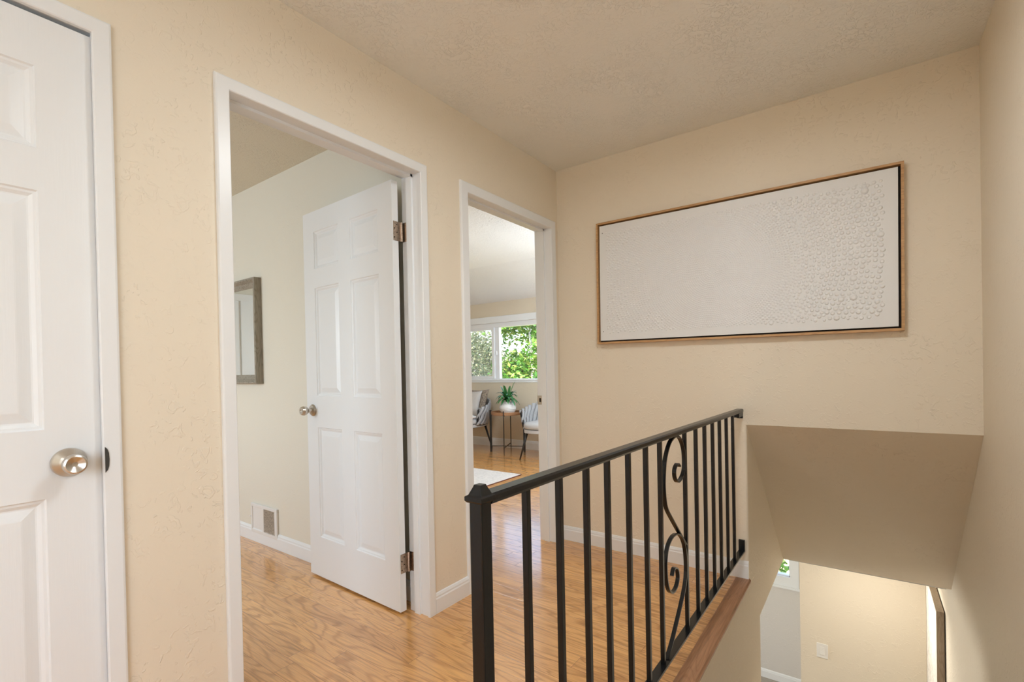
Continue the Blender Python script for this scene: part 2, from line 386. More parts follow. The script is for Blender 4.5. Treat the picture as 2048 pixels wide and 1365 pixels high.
# sloping stair ceiling
s = MB()
tl, tr, bl, br = (XS-.05, .0, .8226), (W+.02, .0, .8226), (XS-.05, 1.304, -.320), (W+.02, 1.046, -.226)
tl, tr, bl, br = (Vector(v) for v in (tl, tr, bl, br)); NG = 16
G = [[s.bm.verts.new(tl.lerp(tr, i/NG).lerp(bl.lerp(br, i/NG), j/NG)) for i in range(NG+1)] for j in range(NG+1)]
for j in range(NG):
    for i in range(NG): s.bm.faces.new((G[j][i], G[j][i+1], G[j+1][i+1], G[j+1][i])).smooth = True
s.quad((tl.x, .02, 1.0), (tr.x, .02, 1.0), (br.x, 1.5, -.1), (bl.x, 1.5, -.1))
struct(s, 'ceiling_stair', m_wall, 'sloping plaster ceiling that descends over the stairs', 'ceiling')
# ceilings
c = MB(); c.box(-.02, W+.05, -5.55, .05, H, H+.1)
struct(c, 'ceiling', m_ceil, 'lightly textured cream ceiling over the landing', 'ceiling')
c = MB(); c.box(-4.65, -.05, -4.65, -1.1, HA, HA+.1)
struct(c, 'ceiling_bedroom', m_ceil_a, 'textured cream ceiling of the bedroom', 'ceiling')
c = MB(); c.prism([(-1.1, H), (1.962, H), (YW+.1, HB-.03), (YW+.1, H+.2), (-1.1, H+.2)], 'x', -4.65, -.05)
struct(c, 'ceiling_sitting_room', m_ceil_b, 'white textured ceiling sloping down to the sitting room window', 'ceiling')
# bedroom walls
b = MB(); b.box(-4.6, -.06, YA, YA+.06, 0, HA+.05)
struct(b, 'wall_bedroom', m_wall_a, 'pale cream bedroom wall behind the open door', 'wall')
b = MB(); wall_y(b, -4.6, -4.5, -4.6, -.06, 0, HA+.05, [(-3.0, -1.4, .85, 2.05)])
struct(b, 'wall_bedroom_window', m_wall_a, 'bedroom wall holding the bedroom window', 'wall')
b = MB(); b.box(-4.6, -4.5, -4.5, YA, 0, HA+.05)
struct(b, 'wall_bedroom_side', m_wall_a, 'far side wall of the bedroom with a white closet', 'wall')
b = MB(); b.box(-.75, -.70, -3.30, -2.30, 0, HA+.05); b.box(-.70, -T, -3.30, -3.25, 0, HA+.05); b.box(-.70, -T, -2.35, -2.30, 0, HA+.05)
struct(b, 'wall_closet', m_wall_a, 'thin walls enclosing the hall closet', 'wall')
# sitting room walls
b = MB(); b.box(-4.6, -.06, -1.112, -1.05, 0, H+.05)
struct(b, 'wall_divider', m_wall_b, 'sitting room side of the wall between the two rooms', 'wall')
WX0, WX1, WZ0, WZ1 = -3.76, -1.80, 1.00, 1.85
b = MB(); wall_y(b, YW, YW+.12, -4.6, -.06, 0, 2.4, [(WX0, WX1, WZ0, WZ1)])
struct(b, 'wall_window', m_wall_b, 'beige sitting room wall under and around the sliding window', 'wall')
b = MB(); b.box(-4.6, -4.5, -1.05, 3.0, 0, H+.05)
struct(b, 'wall_sitting_room_side', m_wall_b, 'far side wall of the sitting room', 'wall')
# landing wall behind the camera
b = MB(); b.box(-.06, W+.1, -5.6, -5.5, 0, H+.05)
struct(b, 'wall_landing', m_wall, 'landing wall behind the viewer', 'wall')
# lower level
b = MB(); b.box(1.14, W, 2.30, 2.40, -2.6, .0); b.box(1.14, 1.24, 2.40, 3.6, -2.6, .0)
struct(b, 'wall_lower', m_wall, 'cream wall at the foot of the stairs with the light switch', 'wall')
b = MB(); wall_y(b, 3.6, 3.7, -3.0, 1.24, -2.6, -.2, [(-.35, .915, -1.34, -.55)])
struct(b, 'wall_lower_window', m_grey_wall, 'pale grey lower wall under a small window', 'wall')
b = MB(); wall_x(b, -3.05, -3.0, -1.0, 3.7, -2.6, -.2, [(.9, 2.3, -1.65, -.65)]); b.box(-3.0, XS-.1, -1.05, -1.0, -2.6, -.2)
struct(b, 'wall_lower_side', m_grey_wall, 'pale grey side walls of the lower room', 'wall')
b = MB(); b.box(-3.0, XS-.1, -1.0, 3.65, -.323, -.25); b.box(XS-.1, W+.1, 1.30, 3.65, -.322, -.20)
struct(b, 'ceiling_lower', m_ceil, 'flat cream ceiling of the lower level', 'ceiling')
b = MB(); b.box(XS, W, -2.335, -2.24, -2.6, -.03)
struct(b, 'wall_under_landing', m_wall, 'stairwell wall under the edge of the landing', 'wall')

# baseboards
def base_prof(h, th=.013):
    return [(0, 0), (th, 0), (th, h*.72), (th*.75, h*.78), (th*.75, h*.86), (th*.35, h*.97), (0, h)]
def baseboard(name, p0, p1, nrm, h, label, z=0.0):
    mb = MB(); p0 = Vector((*p0, z)); p1 = Vector((*p1, z)); nn = Vector((*nrm, 0))
    mb.loft([[p + nn*o + Vector((0,0,zz)) for o, zz in base_prof(h)] for p in (p0, p1)])
    return struct(mb, name, m_trim, label, 'baseboard')
baseboard('baseboard_left', (0, A1+.042), (0, B0-.053), (1, 0), .093, 'short white baseboard between the two open doorways')
mb = MB()
prof = base_prof(.093)
mb.loft([[(.0, -o, z) for o, z in prof], [(XS+o*0, -o, z) for o, z in prof]])
struct(mb, 'baseboard_back', m_trim, 'white baseboard along the end wall behind the railing', 'baseboard')
baseboard('baseboard_bedroom', (-4.5, YA), (-.12, YA), (0, -1), .10, 'white baseboard under the bedroom wall vent')
baseboard('baseboard_window', (-4.5, YW), (-.12, YW), (0, -1), .125, 'white baseboard under the sitting room window')
baseboard('baseboard_lower', (-3.0, 3.6), (1.14, 3.6), (0, -1), .10, 'white baseboard along the lower grey wall', -2.6)
baseboard('baseboard_landing', (0, -5.5), (0, C0-.05), (1, 0), .093, 'white baseboard on the landing behind the viewer')

# ------------------------------------------------------------------ doorways
def casing(mb, y0, y1, z1, wd, xw, sgn):
    prof = [(0, 0), (0, .0115), (.0025, .0140), (wd-.006, .0140), (wd-.002, .0125), (wd, .0095), (wd, 0)]
    rings = [[(xw + sgn*h, y0 - o, 0) for o, h in prof], [(xw + sgn*h, y0 - o, z1 + o) for o, h in prof],
             [(xw + sgn*h, y1 + o, z1 + o) for o, h in prof], [(xw + sgn*h, y1 + o, 0) for o, h in prof]]
    mb.loft(rings)
def doorway(name, y0, y1, wl_, wd, label, stop=True):
    mb = MB(); casing(mb, y0, y1, ZI, wd, 0, 1)
    r = .005   # reveal
    a, b, z = y0-r, y1+r, ZI+r
    mb.box(-T-.002, .002, a-.014, a, 0, z); mb.box(-T-.002, .002, b, b+.014, 0, z); mb.box(-T-.002, .002, a-.014, b+.014, z, z+.014)
    if stop:
        s0, s1, d = -.083, -.047, .011
        mb.box(s0, s1, a, a+d, 0, z); mb.box(s0, s1, b-d, b, 0, z); mb.box(s0, s1, a, b, z-d, z)
    casing(mb, y0-.028, y1+.028, ZI+.028, wd, -T, -1)
    return struct(mb, name, m_trim, label, 'door frame')
d_closet = doorway('trim_3', C0, C1, 0, .042, 'white frame around the closed closet door', stop=False)
doorway('trim_4', A0, A1, 0, .043, 'white frame of the doorway with the open six panel door')
d_sit = doorway('trim_5', B0, B1, 0, .053, 'white frame of the narrow looking doorway beside the end wall')

def panel_door(wd, ht, th=.035):
    """six raised panels, local: hinge edge at u=0, u along +x, front at y=0 facing -y, back y=th"""
    mb = MB(); bm = mb.bm
    st = .108*wd/.79; mull = .105*wd/.79; pw = (wd - 2*st - mull)/2
    us = [0, st, st+pw, st+pw+mull, wd-st, wd]
    vs = [0, .222, .832, 1.005, 1.602, 1.707, 1.912, ht]
    for side in (0, 1):
        yy = 0 if side == 0 else th; sg = 1 if side == 0 else -1
        for i in range(5):
            for j in range(7):
                u0, u1, v0, v1 = us[i], us[i+1], vs[j], vs[j+1]
                if i in (1, 3) and j in (1, 3, 5):
                    rings = []
                    for ins, dep in ((0, 0), (.0035, .0045), (.009, .0052), (.0165, .0105), (.020, .0110), (.043, .0045), (.046, .0040)):
                        rings.append([bm.verts.new((a, yy + sg*dep, c)) for a, c in ((u0+ins, v0+ins), (u1-ins, v0+ins), (u1-ins, v1-ins), (u0+ins, v1-ins))])
                    for r0, r1 in zip(rings, rings[1:]):
                        for k in range(4): bm.faces.new((r0[k], r0[(k+1)%4], r1[(k+1)%4], r1[k]))
                    bm.faces.new(rings[-1])
                else:
                    mb.quad((u0, yy, v0), (u1, yy, v0), (u1, yy, v1), (u0, yy, v1))
    for a, b_ in (((0,0),(0,ht)), ((wd,0),(wd,ht)), ((0,0),(wd,0)), ((0,ht),(wd,ht))):
        mb.quad((a[0], 0, a[1]), (b_[0], 0, b_[1]), (b_[0], th, b_[1]), (a[0], th, a[1]))
    bmesh.ops.remove_doubles(bm, verts=bm.verts, dist=1e-5)
    return mb
def place(o, x, y, z, rz):
    o.location = (x, y, z); o.rotation_euler = (0, 0, rz)
def child_local(mb, name, m, parent, **k):
    BASE[parent.name] = Vector((0,0,0))
    return mb.build(name, m, parent, **k)
# closet door: closed; its face looks along +x
dw = C1 - C0 + .004
d1 = struct(panel_door(dw, 2.040), 'door_1', m_door, 'white six panel closet door, closed, with a brushed steel knob', 'door')
place(d1, -.006, C0-.003, .008, PI/2)     # local +x -> world +y, local -y -> world +x
ky = dw - .066
kn = MB()
kn.lathe([(0, 0), (.0365, 0), (.0365, .004), (.034, .0075), (.0225, .019), (.0165, .024), (.0150, .034), (.0190, .040), (.0245, .049), (.0250, .058), (.0232, .0635), (.0195, .0655), (.006, .0585), (0, .0580)], (ky, -.0002, .917), (0, -1, 0), 48)
child_local(kn, 'door_knob', m_nickel, d1, smooth=False, bevel=0)
kn2 = MB(); kn2.box(dw-.0005, dw+.004, .004, .030, .885, .950)
lt = child_local(kn2, 'latch_plate', m_nickel, d1)
# strike lip on the closet frame
mb = MB(); mb.prism([(C1+.0035, .888), (C1+.0085, .894), (C1+.0115, .905), (C1+.0125, .922), (C1+.0115, .939), (C1+.0085, .950), (C1+.0035, .956)], 'x', -.004, .0162)
mb.build('strike_plate', simple('dark_steel', (.07, .07, .07), .35, metal=.4), d_closet)
# bedroom door: open against the bedroom wall
dwA = .792
d2 = struct(panel_door(dwA, 2.025), 'door_2', m_door, 'white six panel door standing open with two visible hinges', 'door')
hp = Vector((-.1195, -1.306)); fe = Vector((-.911, -1.277)); dv = fe - hp; ang = math.atan2(dv.y, dv.x)
# local +x points from hinge to free edge; local -y must face the camera (-y world): mirror the profile by turning PI and reusing the back face
place(d2, hp.x, hp.y, .012, ang)
d2.data.transform(Matrix.Translation((0, -.035, 0)))   # after a half turn the slab lies behind its hinge line
kn = MB(); KX = dwA - .062
kn.lathe([(0, 0), (.033, 0), (.033, .003), (.027, .010), (.012, .013), (.0115, .030), (.019, .035), (.0255, .047), (.0262, .057), (.0225, .068), (.019, .071), (.009, .0705), (.007, .068), (0, .068)], (KX, .0002, .925), (0, 1, 0), 40)
child_local(kn, 'door_knob', m_nickel, d2)
for zc in (1.790, .225):
    hg = MB(); hg.box(-.0022, .0003, -.048, -.006, zc-.045, zc+.045)
    hg.tube([(-.0020, -.0525, zc-.0455), (-.0020, -.0525, zc+.0455)], .0062, 12)
    for q in (-.015, .015): hg.tube([(-.0020, -.0525, zc+q-.0006), (-.0020, -.0525, zc+q+.0006)], .0066, 12)
    h_ = child_local(hg, 'hinge', m_hinge, d2)
    sc_ = MB()
    for qy, qz in ((-.026, .030), (-.012, .012), (-.026, -.006), (-.012, -.030)): sc_.lathe([(0,0),(.0035,0),(.003,.0008),(0,.0008)], (-.0022, qy, zc+qz), (-1,0,0), 10)
    child_local(sc_, 'screw', m_dark, h_)
hl = MB()
for zc in (1.802, .237): hl.box(-.1235, -.088, A1+.0035, A1+.0052, zc-.045, zc+.045)
hl.build('hinge_leaf', m_hinge, bpy.data.objects['trim_4'])
# strike plate on the sitting-room jamb
mb = MB(); mb.box(-.124, -.088, B1+.0025, B1+.0055, .905, .965)
sp_ = mb.build('strike_plate', m_nickel, d_sit, bevel=.002)
mb = MB(); mb.box(-.108, -.094, B1+.0015, B1+.003, .922, .948); mb.build('latch_hole', m_dark, sp_)
# white closet front seen only in the bedroom mirror
mb = MB(); CY1 = -2.235
mb.box(-4.5, -4.488, -3.7, CY1-.06, 0, 2.05); mb.box(-4.5, -4.475, CY1-.06, CY1, 0, 2.05); mb.box(-4.5, -4.475, -3.76, -3.70, 0, 2.05); mb.box(-4.5, -4.475, -3.76, CY1, 2.05, 2.13); mb.box(-4.488, -4.472, CY1-.19, CY1-.155, 0, 2.05)
struct(mb, 'door_3', m_trim, 'white bedroom closet front seen in the mirror', 'door')

# ------------------------------------------------------------------ windows
def window_simple(name, axis, c, a0, a1, z0, z1, side, label, depth=.1):
    """a fixed pane with frame and one mullion, in a wall hole"""
    root = MB(); fw_ = .05
    def bx(mb, a, b, z, zz, d0, d1):
        if axis == 'y': mb.box(a, b, c+d0, c+d1, z, zz)
        else: mb.box(c+d0, c+d1, a, b, z, zz)
    for (a, b, z, zz) in ((a0, a0+fw_, z0, z1), (a1-fw_, a1, z0, z1), (a0+fw_, a1-fw_, z0, z0+fw_), (a0+fw_, a1-fw_, z1-fw_, z1), ((a0+a1)/2-.025, (a0+a1)/2+.025, z0+fw_, z1-fw_)):
        bx(root, a, b, z, zz, .02, depth-.02)
    o = struct(root, name, m_vinyl, label, 'window')
    g = MB(); bx(g, a0+fw_, a1-fw_, z0+fw_, z1-fw_, depth*.5-.002, depth*.5+.002); g.build('pane', m_glass, o)
    cs = MB(); q = .07
    d0, d1 = (-.014, 0) if side < 0 else (depth, depth+.014)
    for (a, b, z, zz) in ((a0-q, a0, z0-q, z1+q), (a1, a1+q, z0-q, z1+q), (a0, a1, z0-q, z0), (a0, a1, z1, z1+q)): bx(cs, a, b, z, zz, d0, d1)
    cs.build('window_casing', m_trim, o)
    return o
window_simple('window_3', 'y', -4.6, -3.0, -1.4, .85, 2.05, 1, 'bedroom window opposite the mirror wall')
window_simple('added_window_4', 'x', W, -5.15, -3.75, .75, 2.05, -1, 'unseen window added behind the viewer to light the landing')  # opening added behind the camera for the landing fill light
window_simple('added_window_5', 'x', -T, .77, 2.27, .97, 1.97, -1, 'unseen side window added to light the sitting room', .12)  # added where the view cannot reach, to let in fill light
window_simple('added_window_6', 'x', -3.05, .9, 2.3, -1.65, -.65, 1, 'unseen side window added to light the lower room', .05)  # added out of view because the grey lower room needs light
b = MB(); b.box(-5.8, 3.0, -6.9, 3.6, 2.78, 2.9); struct(b, 'sun_shade_slab', m_grey_wall, 'unseen slab added over the house to block the sun', 'sun_shade_slab')  # overhang added out of view to keep direct sun out of the rooms
# sitting-room sliding window
wf = MB(); Y0 = YW + .03
wf.box(WX0, WX1, YW+.015, YW+.10, 1.782, 1.85); wf.box(WX0, WX1, YW+.015, YW+.10, 1.00, 1.014)
wf.box(WX0, WX0+.05, YW+.015, YW+.10, 1.014, 1.782); wf.box(WX1-.05, WX1, YW+.015, YW+.10, 1.014, 1.782)
win = struct(wf, 'window_1', m_vinyl, 'white sliding window onto sunlit trees in the sitting room', 'window', bevel=.003)
sa = MB(); sx0, sx1, sz0, sz1 = WX0+.05, -2.775, 1.014, 1.782
sa.box(sx0, sx0+.05, YW+.012, YW+.05, sz0, sz1); sa.box(-2.90, -2.855, YW+.012, YW+.05, sz0, sz1); sa.box(sx0+.05, -2.90, YW+.012, YW+.05, sz0, 1.056); sa.box(sx0+.05, -2.90, YW+.012, YW+.05, 1.750, sz1)
sash = sa.build('sash', m_vinyl, win, bevel=.003)
mb = MB(); mb.box(sx0+.05, -2.90, YW+.030, YW+.034, 1.056, 1.750); mb.build('pane', m_glass, sash)
mb = MB(); mb.box(sx0+.02, -2.86, YW+.084, YW+.086, 1.014, 1.782); mb.build('insect_screen', m_screen, win)
mb = MB(); mb.box(-2.855, -2.775, YW+.035, YW+.095, 1.014, 1.782); mb.build('meeting_stile', m_vinyl, win, bevel=.004)
mb = MB(); mb.box(-2.775, WX1-.05, YW+.064, YW+.068, 1.014, 1.782); mb.build('pane', m_glass, win)
mb = MB(); mb.box(-2.838, -2.815, YW+.020, YW+.036, 1.37, 1.43); mb.build('latch', m_vinyl, sash, bevel=.004)
mb = MB(); q = .094
mb.box(WX0-q, WX1+q, YW-.016, YW, 1.85, 1.945); mb.box(WX0-q, WX0, YW-.014, YW, 1.0, 1.85); mb.box(WX1, WX1+q, YW-.014, YW, 1.0, 1.85)
mb.build('window_casing', m_trim, win, bevel=.003)
mb = MB(); mb.box(WX0-q, WX1+q, YW-.022, YW+.016, .985, 1.003); mb.box(WX0-q, WX1+q, YW-.012, YW, .957, .985); mb.build('window_sill', m_trim, win, bevel=.003)
# lower window
wf = MB(); lx0, lx1, lz0, lz1 = -.35, .915, -1.34, -.55
wf.box(lx0, lx1, 3.62, 3.68, lz0, lz0+.012); wf.box(lx0, lx1, 3.62, 3.68, lz1-.05, lz1); wf.box(lx0, lx0+.05, 3.62, 3.68, lz0, lz1); wf.box(lx1-.012, lx1, 3.62, 3.68, lz0, lz1)
w2 = struct(wf, 'window_2', m_vinyl, 'small lower level window glimpsed below the sloping ceiling', 'window')
mb = MB(); mb.box(lx0+.05, lx1-.012, 3.648, 3.652, lz0+.012, lz1-.05); mb.build('pane', m_glass, w2)
mb = MB(); mb.box(lx0-.09, lx1+.09, 3.588, 3.6, lz1, lz1+.09); mb.box(lx1, lx1+.09, 3.588, 3.6, lz0-.11, lz1); mb.box(lx0-.09, lx0, 3.588, 3.6, lz0-.11, lz1); mb.box(lx0, lx1, 3.590, 3.6, lz0-.11, lz0); mb.box(lx0-.1, lx1+.1, 3.575, 3.6, lz0-.135, lz0-.11)
mb.build('window_casing', m_trim, w2)

# ------------------------------------------------------------------ iron railing
def RX(y): return .0076*y
rail = thing('stair_railing', (1.10, -1.1, 0), 'black wrought iron stair railing with square balusters and two scrolls', 'railing')
F = 1.106      # baluster centre line at y=0
NY = -2.145
# newel
nx = 1.1055 + RX(NY) + .0005; hs = .0145
mb = MB(); mb.box(nx-hs, nx+hs, NY-hs, NY+hs, 0, .905); newel = mb.build('newel_post', m_black, rail, bevel=.0025)
mb = MB(); e = .0205
mb.loft([[(nx+sx*k, NY+sy*k, z) for sx, sy in ((-1,-1),(1,-1),(1,1),(-1,1))] for k, z in ((e-.003, .903), (e, .907), (e, .914), (e-.005, .9165), (e-.006, .919), (.009, .931), (.008, .9345))])
mb.build('post_cap', m_black, newel, bevel=.001)
mb = MB(); mb.box(nx-.03, nx+.03, NY-.03, NY+.03, 0, .006); mb.build('base_plate', m_black, newel, bevel=.001)
# handrail: moulded cap bar
def railsec(y, zt):
    x = F + RX(y)
    return [(x-.017, y, zt-.004), (x-.013, y, zt), (x+.013, y, zt), (x+.0175, y, zt-.004), (x+.0175, y, zt-.013), (x+.014, y, zt-.019), (x-.013, y, zt-.019), (x-.017, y, zt-.013)]
mb = MB(); mb.loft([railsec(NY+hs, .9165), railsec(-1.1, .9125), railsec(-.003, .907)]); mb.build('handrail', m_black, rail)
# bottom bar
def botsec(y):
    x = F + RX(y); return [(x-.0155, y, .141), (x+.0155, y, .141), (x+.0155, y, .150), (x-.0155, y, .150)]
mb = MB(); mb.loft([botsec(NY+hs), botsec(-.004)]); mb.build('bottom_rail', m_black, rail, bevel=.001)
ys = [-2.009+.1265*i+.006 for i in range(7)] + [-.963+.1305*i for i in range(7)]
ys = [-2.002, -1.873, -1.744, -1.626, -1.488, -1.353, -1.228] + [-.962, -.818, -.690, -.563, -.440, -.309, -.175]
for y in ys:
    x = F + RX(y); mb = MB(); mb.box(x-.007, x+.007, y-.007, y+.007, .148, .897)
    mb.build('baluster', m_black, rail, bevel=.0012)
for zz, nm in ((.868, 'wall_bracket'), (.165, 'wall_bracket')):
    mb = MB(); x = F
    if zz > .5: mb.box(x-.015, x+.015, -.10, -.001, zz, .889); mb.box(x-.015, x+.015, -.006, -.0005, zz-.012, .889)
    else: mb.box(x-.015, x+.015, -.016, -.001, .149, .205)
    mb.build(nm, m_black, rail, bevel=.0015)
def smooth_path(pts, n=8):
    out = []; P = [pts[0]] + list(pts) + [pts[-1]]
    for i in range(1, len(P)-2):
        p0, p1, p2, p3 = (Vector(P[k]) for k in (i-1, i, i+1, i+2))
        for s_ in range(n):
            t_ = s_/n
            out.append(.5*((2*p1) + (p2-p0)*t_ + (2*p0-5*p1+4*p2-p3)*t_*t_ + (3*p1-p0-3*p2+p3)*t_**3))
    out.append(Vector(P[-2])); return out
S1 = [(-1.028, .775), (-1.053, .788), (-1.083, .772), (-1.080, .742), (-1.050, .722), (-1.008, .730), (-.979, .752), (-.973, .790), (-.980, .830), (-1.007, .866), (-1.045, .887), (-1.085, .888), (-1.125, .877), (-1.156, .853), (-1.180, .820), (-1.192, .778), (-1.196, .735), (-1.190, .692), (-1.174, .655), (-1.130, .612), (-1.073, .561), (-1.021, .515), (-.972, .471)]
S2 = [(-1.129, .408), (-1.110, .428), (-1.077, .415), (-1.066, .380), (-1.091, .354), (-1.135, .352), (-1.172, .380), (-1.190, .430), (-1.190, .486), (-1.168, .524), (-1.122, .543), (-1.068, .538), (-1.018, .510), (-.984, .462), (-.972, .395), (-.984, .337), (-1.030, .282), (-1.097, .222), (-1.151, .178), (-1.200, .150)]
for pts in (S1, S2):
    path = smooth_path([(F + RX(y), y, z) for y, z in pts], 5)
    mb = MB(); mb.tube(path, 1, 4, flat=(.0068, .0026), upv=(1, 0, 0)); mb.build('scroll', m_black, rail, smooth=False)

# ------------------------------------------------------------------ relief artwork on the end wall
art = thing('relief_artwork', (1.046, 0, 1.285), 'large white dotted relief panel in a thin oak frame on the end wall', 'wall art')
ax0, ax1, az0, az1 = .297, 1.795, 1.285, 2.036
mb = MB(); t_ = .011
def ring(mb, x0, x1, z0, z1, t, y0, y1):
    mb.loft([[(x0, y0, z0), (x1, y0, z0), (x1, y0, z1), (x0, y0, z1)], [(x0, y1, z0), (x1, y1, z0), (x1, y1, z1), (x0, y1, z1)],
             [(x0+t, y1, z0+t), (x1-t, y1, z0+t), (x1-t, y1, z1-t), (x0+t, y1, z1-t)], [(x0+t, y0, z0+t), (x1-t, y0, z0+t), (x1-t, y0, z1-t), (x0+t, y0, z1-t)], [(x0, y0, z0), (x1, y0, z0), (x1, y0, z1), (x0, y0, z1)]], cap=False)
    bmesh.ops.remove_doubles(mb.bm, verts=mb.bm.verts, dist=1e-6)
ring(mb, ax0, ax1, az0, az1, t_, -.001, -.041); mb.build('frame', m_oakframe, art)
mb = MB(); mb.box(ax0+.012, ax1-.012, -.010, -.002, az0+.012, az1-.012); mb.build('backing', m_dark, art)
px0, px1, pz0, pz1 = ax0+.020, ax1-.021, az0+.020, az1-.020
mb = MB(); mb.box(px0, px1, -.034, -.010, pz0, pz1)
# dots of the relief
rnd = random.Random(3); dots = []
cxr, czr = .985, 1.655
bx0, bx1, bz0, bz1 = px0+.045, px1-.055, pz0+.045, pz1-.045
def inside(x, z): return bx0 < x < bx1 and bz0 < z < bz1
grid = {}
def free(x, z, r):
    gx, gz = int(x/.03), int(z/.03)
    for i in range(gx-1, gx+2):
        for j in range(gz-1, gz+2):
            for (a, b_, q) in grid.get((i, j), ()):
                if (a-x)**2 + (b_-z)**2 < (q+r)**2*.96: return False
    return True
def add(x, z, r):
    dots.append((x, z, r)); grid.setdefault((int(x/.03), int(z/.03)), []).append((x, z, r))
rr = .016
while rr < 1.05:
    grow = min(1, max(0, (rr-.26)/.30))
    step = 0; ph = rnd.random()*6; a = 0
    while a < 2*PI:
        sx = math.cos(a + ph); side = .5 + .5*sx
        base = .0043 + grow*(.0022 + .0040*side)
        q = rnd.random(); r = base*(.82 + .30*q)
        if grow > .3 and rnd.random() < .10: r = base*(1.35 + .25*rnd.random())
        x, z = cxr + rr*sx*(1.0 + .10*min(1, rr)), czr + rr*math.sin(a + ph)
        x += rnd.gauss(0, 1)*.0012*grow; z += rnd.gauss(0, 1)*.0012*grow
        if inside(x, z) and free(x, z, r*.92): add(x, z, r)
        step = max(step, base); a += 2.3*base/rr
    rr += 2.35*(.0043 + grow*(.0022 + .0022))
for tries in range(9000):
    x = bx0 + rnd.random()*(bx1-bx0); z = bz0 + rnd.random()*(bz1-bz0)
    if math.hypot(x-cxr, z-czr) > .27:
        r = rnd.uniform(.004, .008)
        if free(x, z, r*1.02): add(x, z, r)
for x, z, r in dots:
    vs = []
    for q, hgt in ((1, 0), (.86, .24), (.45, .44)):
        vs.append([mb.bm.verts.new((x + r*q*math.cos(2*PI*k/8), -.034 - r*hgt, z + r*q*math.sin(2*PI*k/8))) for k in range(8)])
    for a, b_ in zip(vs, vs[1:]):
        for k in range(8):
            fc = mb.bm.faces.new((a[k], a[(k+1)%8], b_[(k+1)%8], b_[k])); fc.smooth = True
    mb.bm.faces.new(vs[-1])
mb.build('relief_panel', m_canvas, art)
for x, z in ((px0+.020, pz1-.045), (px0+.020, pz0+.055)):
    mb = MB(); mb.lathe([(0,0),(.0028,0),(.0028,.0008),(0,.0008)], (x, -.034, z), (0,-1,0), 10); mb.build('screw', m_dark, art)
art.rotation_euler = (0, math.radians(.42), 0)

# ------------------------------------------------------------------ bedroom: mirror, wall vent
mir = thing('wall_mirror', (-1.98, YA, 1.08), 'grey weathered wood framed mirror on the bedroom wall', 'mirror')
mx0, mx1, mz0, mz1 = -2.36, -1.600, 1.083, 1.790
mb = MB()
def rc(i, y): return [(mx0+i, y, mz0+i), (mx1-i, y, mz0+i), (mx1-i, y, mz1-i), (mx0+i, y, mz1-i)]
mb.loft([rc(0, YA), rc(0, YA-.046), rc(.004, YA-.050), rc(.012, YA-.050), rc(.030, YA-.030), rc(.060, YA-.014), rc(.060, YA)], cap=False)
mb.build('frame', m_greywood, mir)
mb = MB(); mb.box(mx0+.055, mx1-.055, YA-.012, YA-.002, mz0+.055, mz1-.055); mb.build('mirror_glass', m_mirror, mir)

vent = thing('wall_vent', (-1.62, YA, .07), 'white metal wall register with half open louvres above the bedroom baseboard', 'vent')
mb = MB()
vx0, vx1, vz0, vz1 = -1.790, -1.448, .062, .262
yf = YA-.014
mb.box(vx0, vx1, yf, YA, vz0, vz0+.022); mb.box(vx0, vx1, yf, YA, vz1-.022, vz1); mb.box(vx0, vx0+.018, yf, YA, vz0+.022, vz1-.022); mb.box(vx1-.032, vx1, yf, YA, vz0+.022, vz1-.022); mb.box(-1.640, -1.618, yf, YA, vz0+.022, vz1-.022)
mb.build('frame', m_ventwhite, vent, bevel=.003)
mb = MB(); mb.box(vx0+.018, -1.640, yf+.006, yf+.010, vz0+.022, vz1-.022); mb.build('damper_plate', m_ventwhite, vent)
mb = MB(); mb.box(-1.618, vx1-.032, YA-.003, YA-.001, vz0+.022, vz1-.022); mb.build('duct', m_dark, vent)
mb = MB()
for k in range(9):
    x = -1.613 + k*.0152
    mb.loft([[(x, yf+.001, vz0+.022), (x+.0022, yf+.001, vz0+.022), (x+.0085, YA-.004, vz0+.022), (x+.0063, YA-.004, vz0+.022)], [(x, yf+.001, vz1-.022), (x+.0022, yf+.001, vz1-.022), (x+.0085, YA-.004, vz1-.022), (x+.0063, YA-.004, vz1-.022)]])
mb.build('louvres', m_ventdark, vent)
mb = MB(); mb.box(vx0-.010, vx0+.004, yf-.006, yf, .165, .172); mb.build('lever', m_ventwhite, vent, bevel=.002)

# ------------------------------------------------------------------ lower level: canvas, switch, lamps
cv = thing('framed_canvas', (W, 1.67, -1.55), 'pale textured canvas in a brown wood frame hung low in the stairwell', 'wall art')
mb = MB(); cy0, cy1, cz0, cz1 = 1.345, 2.05, -1.60, -.492
def rcx(i, x): return [(x, cy0+i, cz0+i), (x, cy1-i, cz0+i), (x, cy1-i, cz1-i), (x, cy0+i, cz1-i)]
mb.loft([rcx(0, W-.006), rcx(0, W-.045), rcx(.009, W-.045), rcx(.009, W-.006)], cap=False); mb.build('frame', m_brownwood, cv)
mb = MB(); mb.box(W-.043, W-.008, cy0+.009, cy1-.009, cz0+.009, cz1-.009); mb.build('canvas', simple('cream_impasto', (.74, .70, .63), .7, noise=.22, nscale=26, bump=.006, bscale=60), cv)
mb = MB(); mb.box(W-.006, W, 1.45, 1.95, -.62, -.58); mb.build('hanging_rail', m_dark, cv)
sw = thing('light_switch', (1.31, 2.30, -1.44), 'white rocker light switch on the cream wall below the sloping ceiling', 'switch')
mb = MB(); mb.box(1.266, 1.352, 2.293, 2.30, -1.503, -1.374); mb.build('wall_plate', m_whiteplastic, sw, bevel=.003)
mb = MB(); mb.prism([(2.294, -1.472), (2.287, -1.472), (2.2895, -1.438), (2.291, -1.404), (2.294, -1.404)], 'x', 1.293, 1.325); mb.build('rocker', m_whiteplastic, sw)
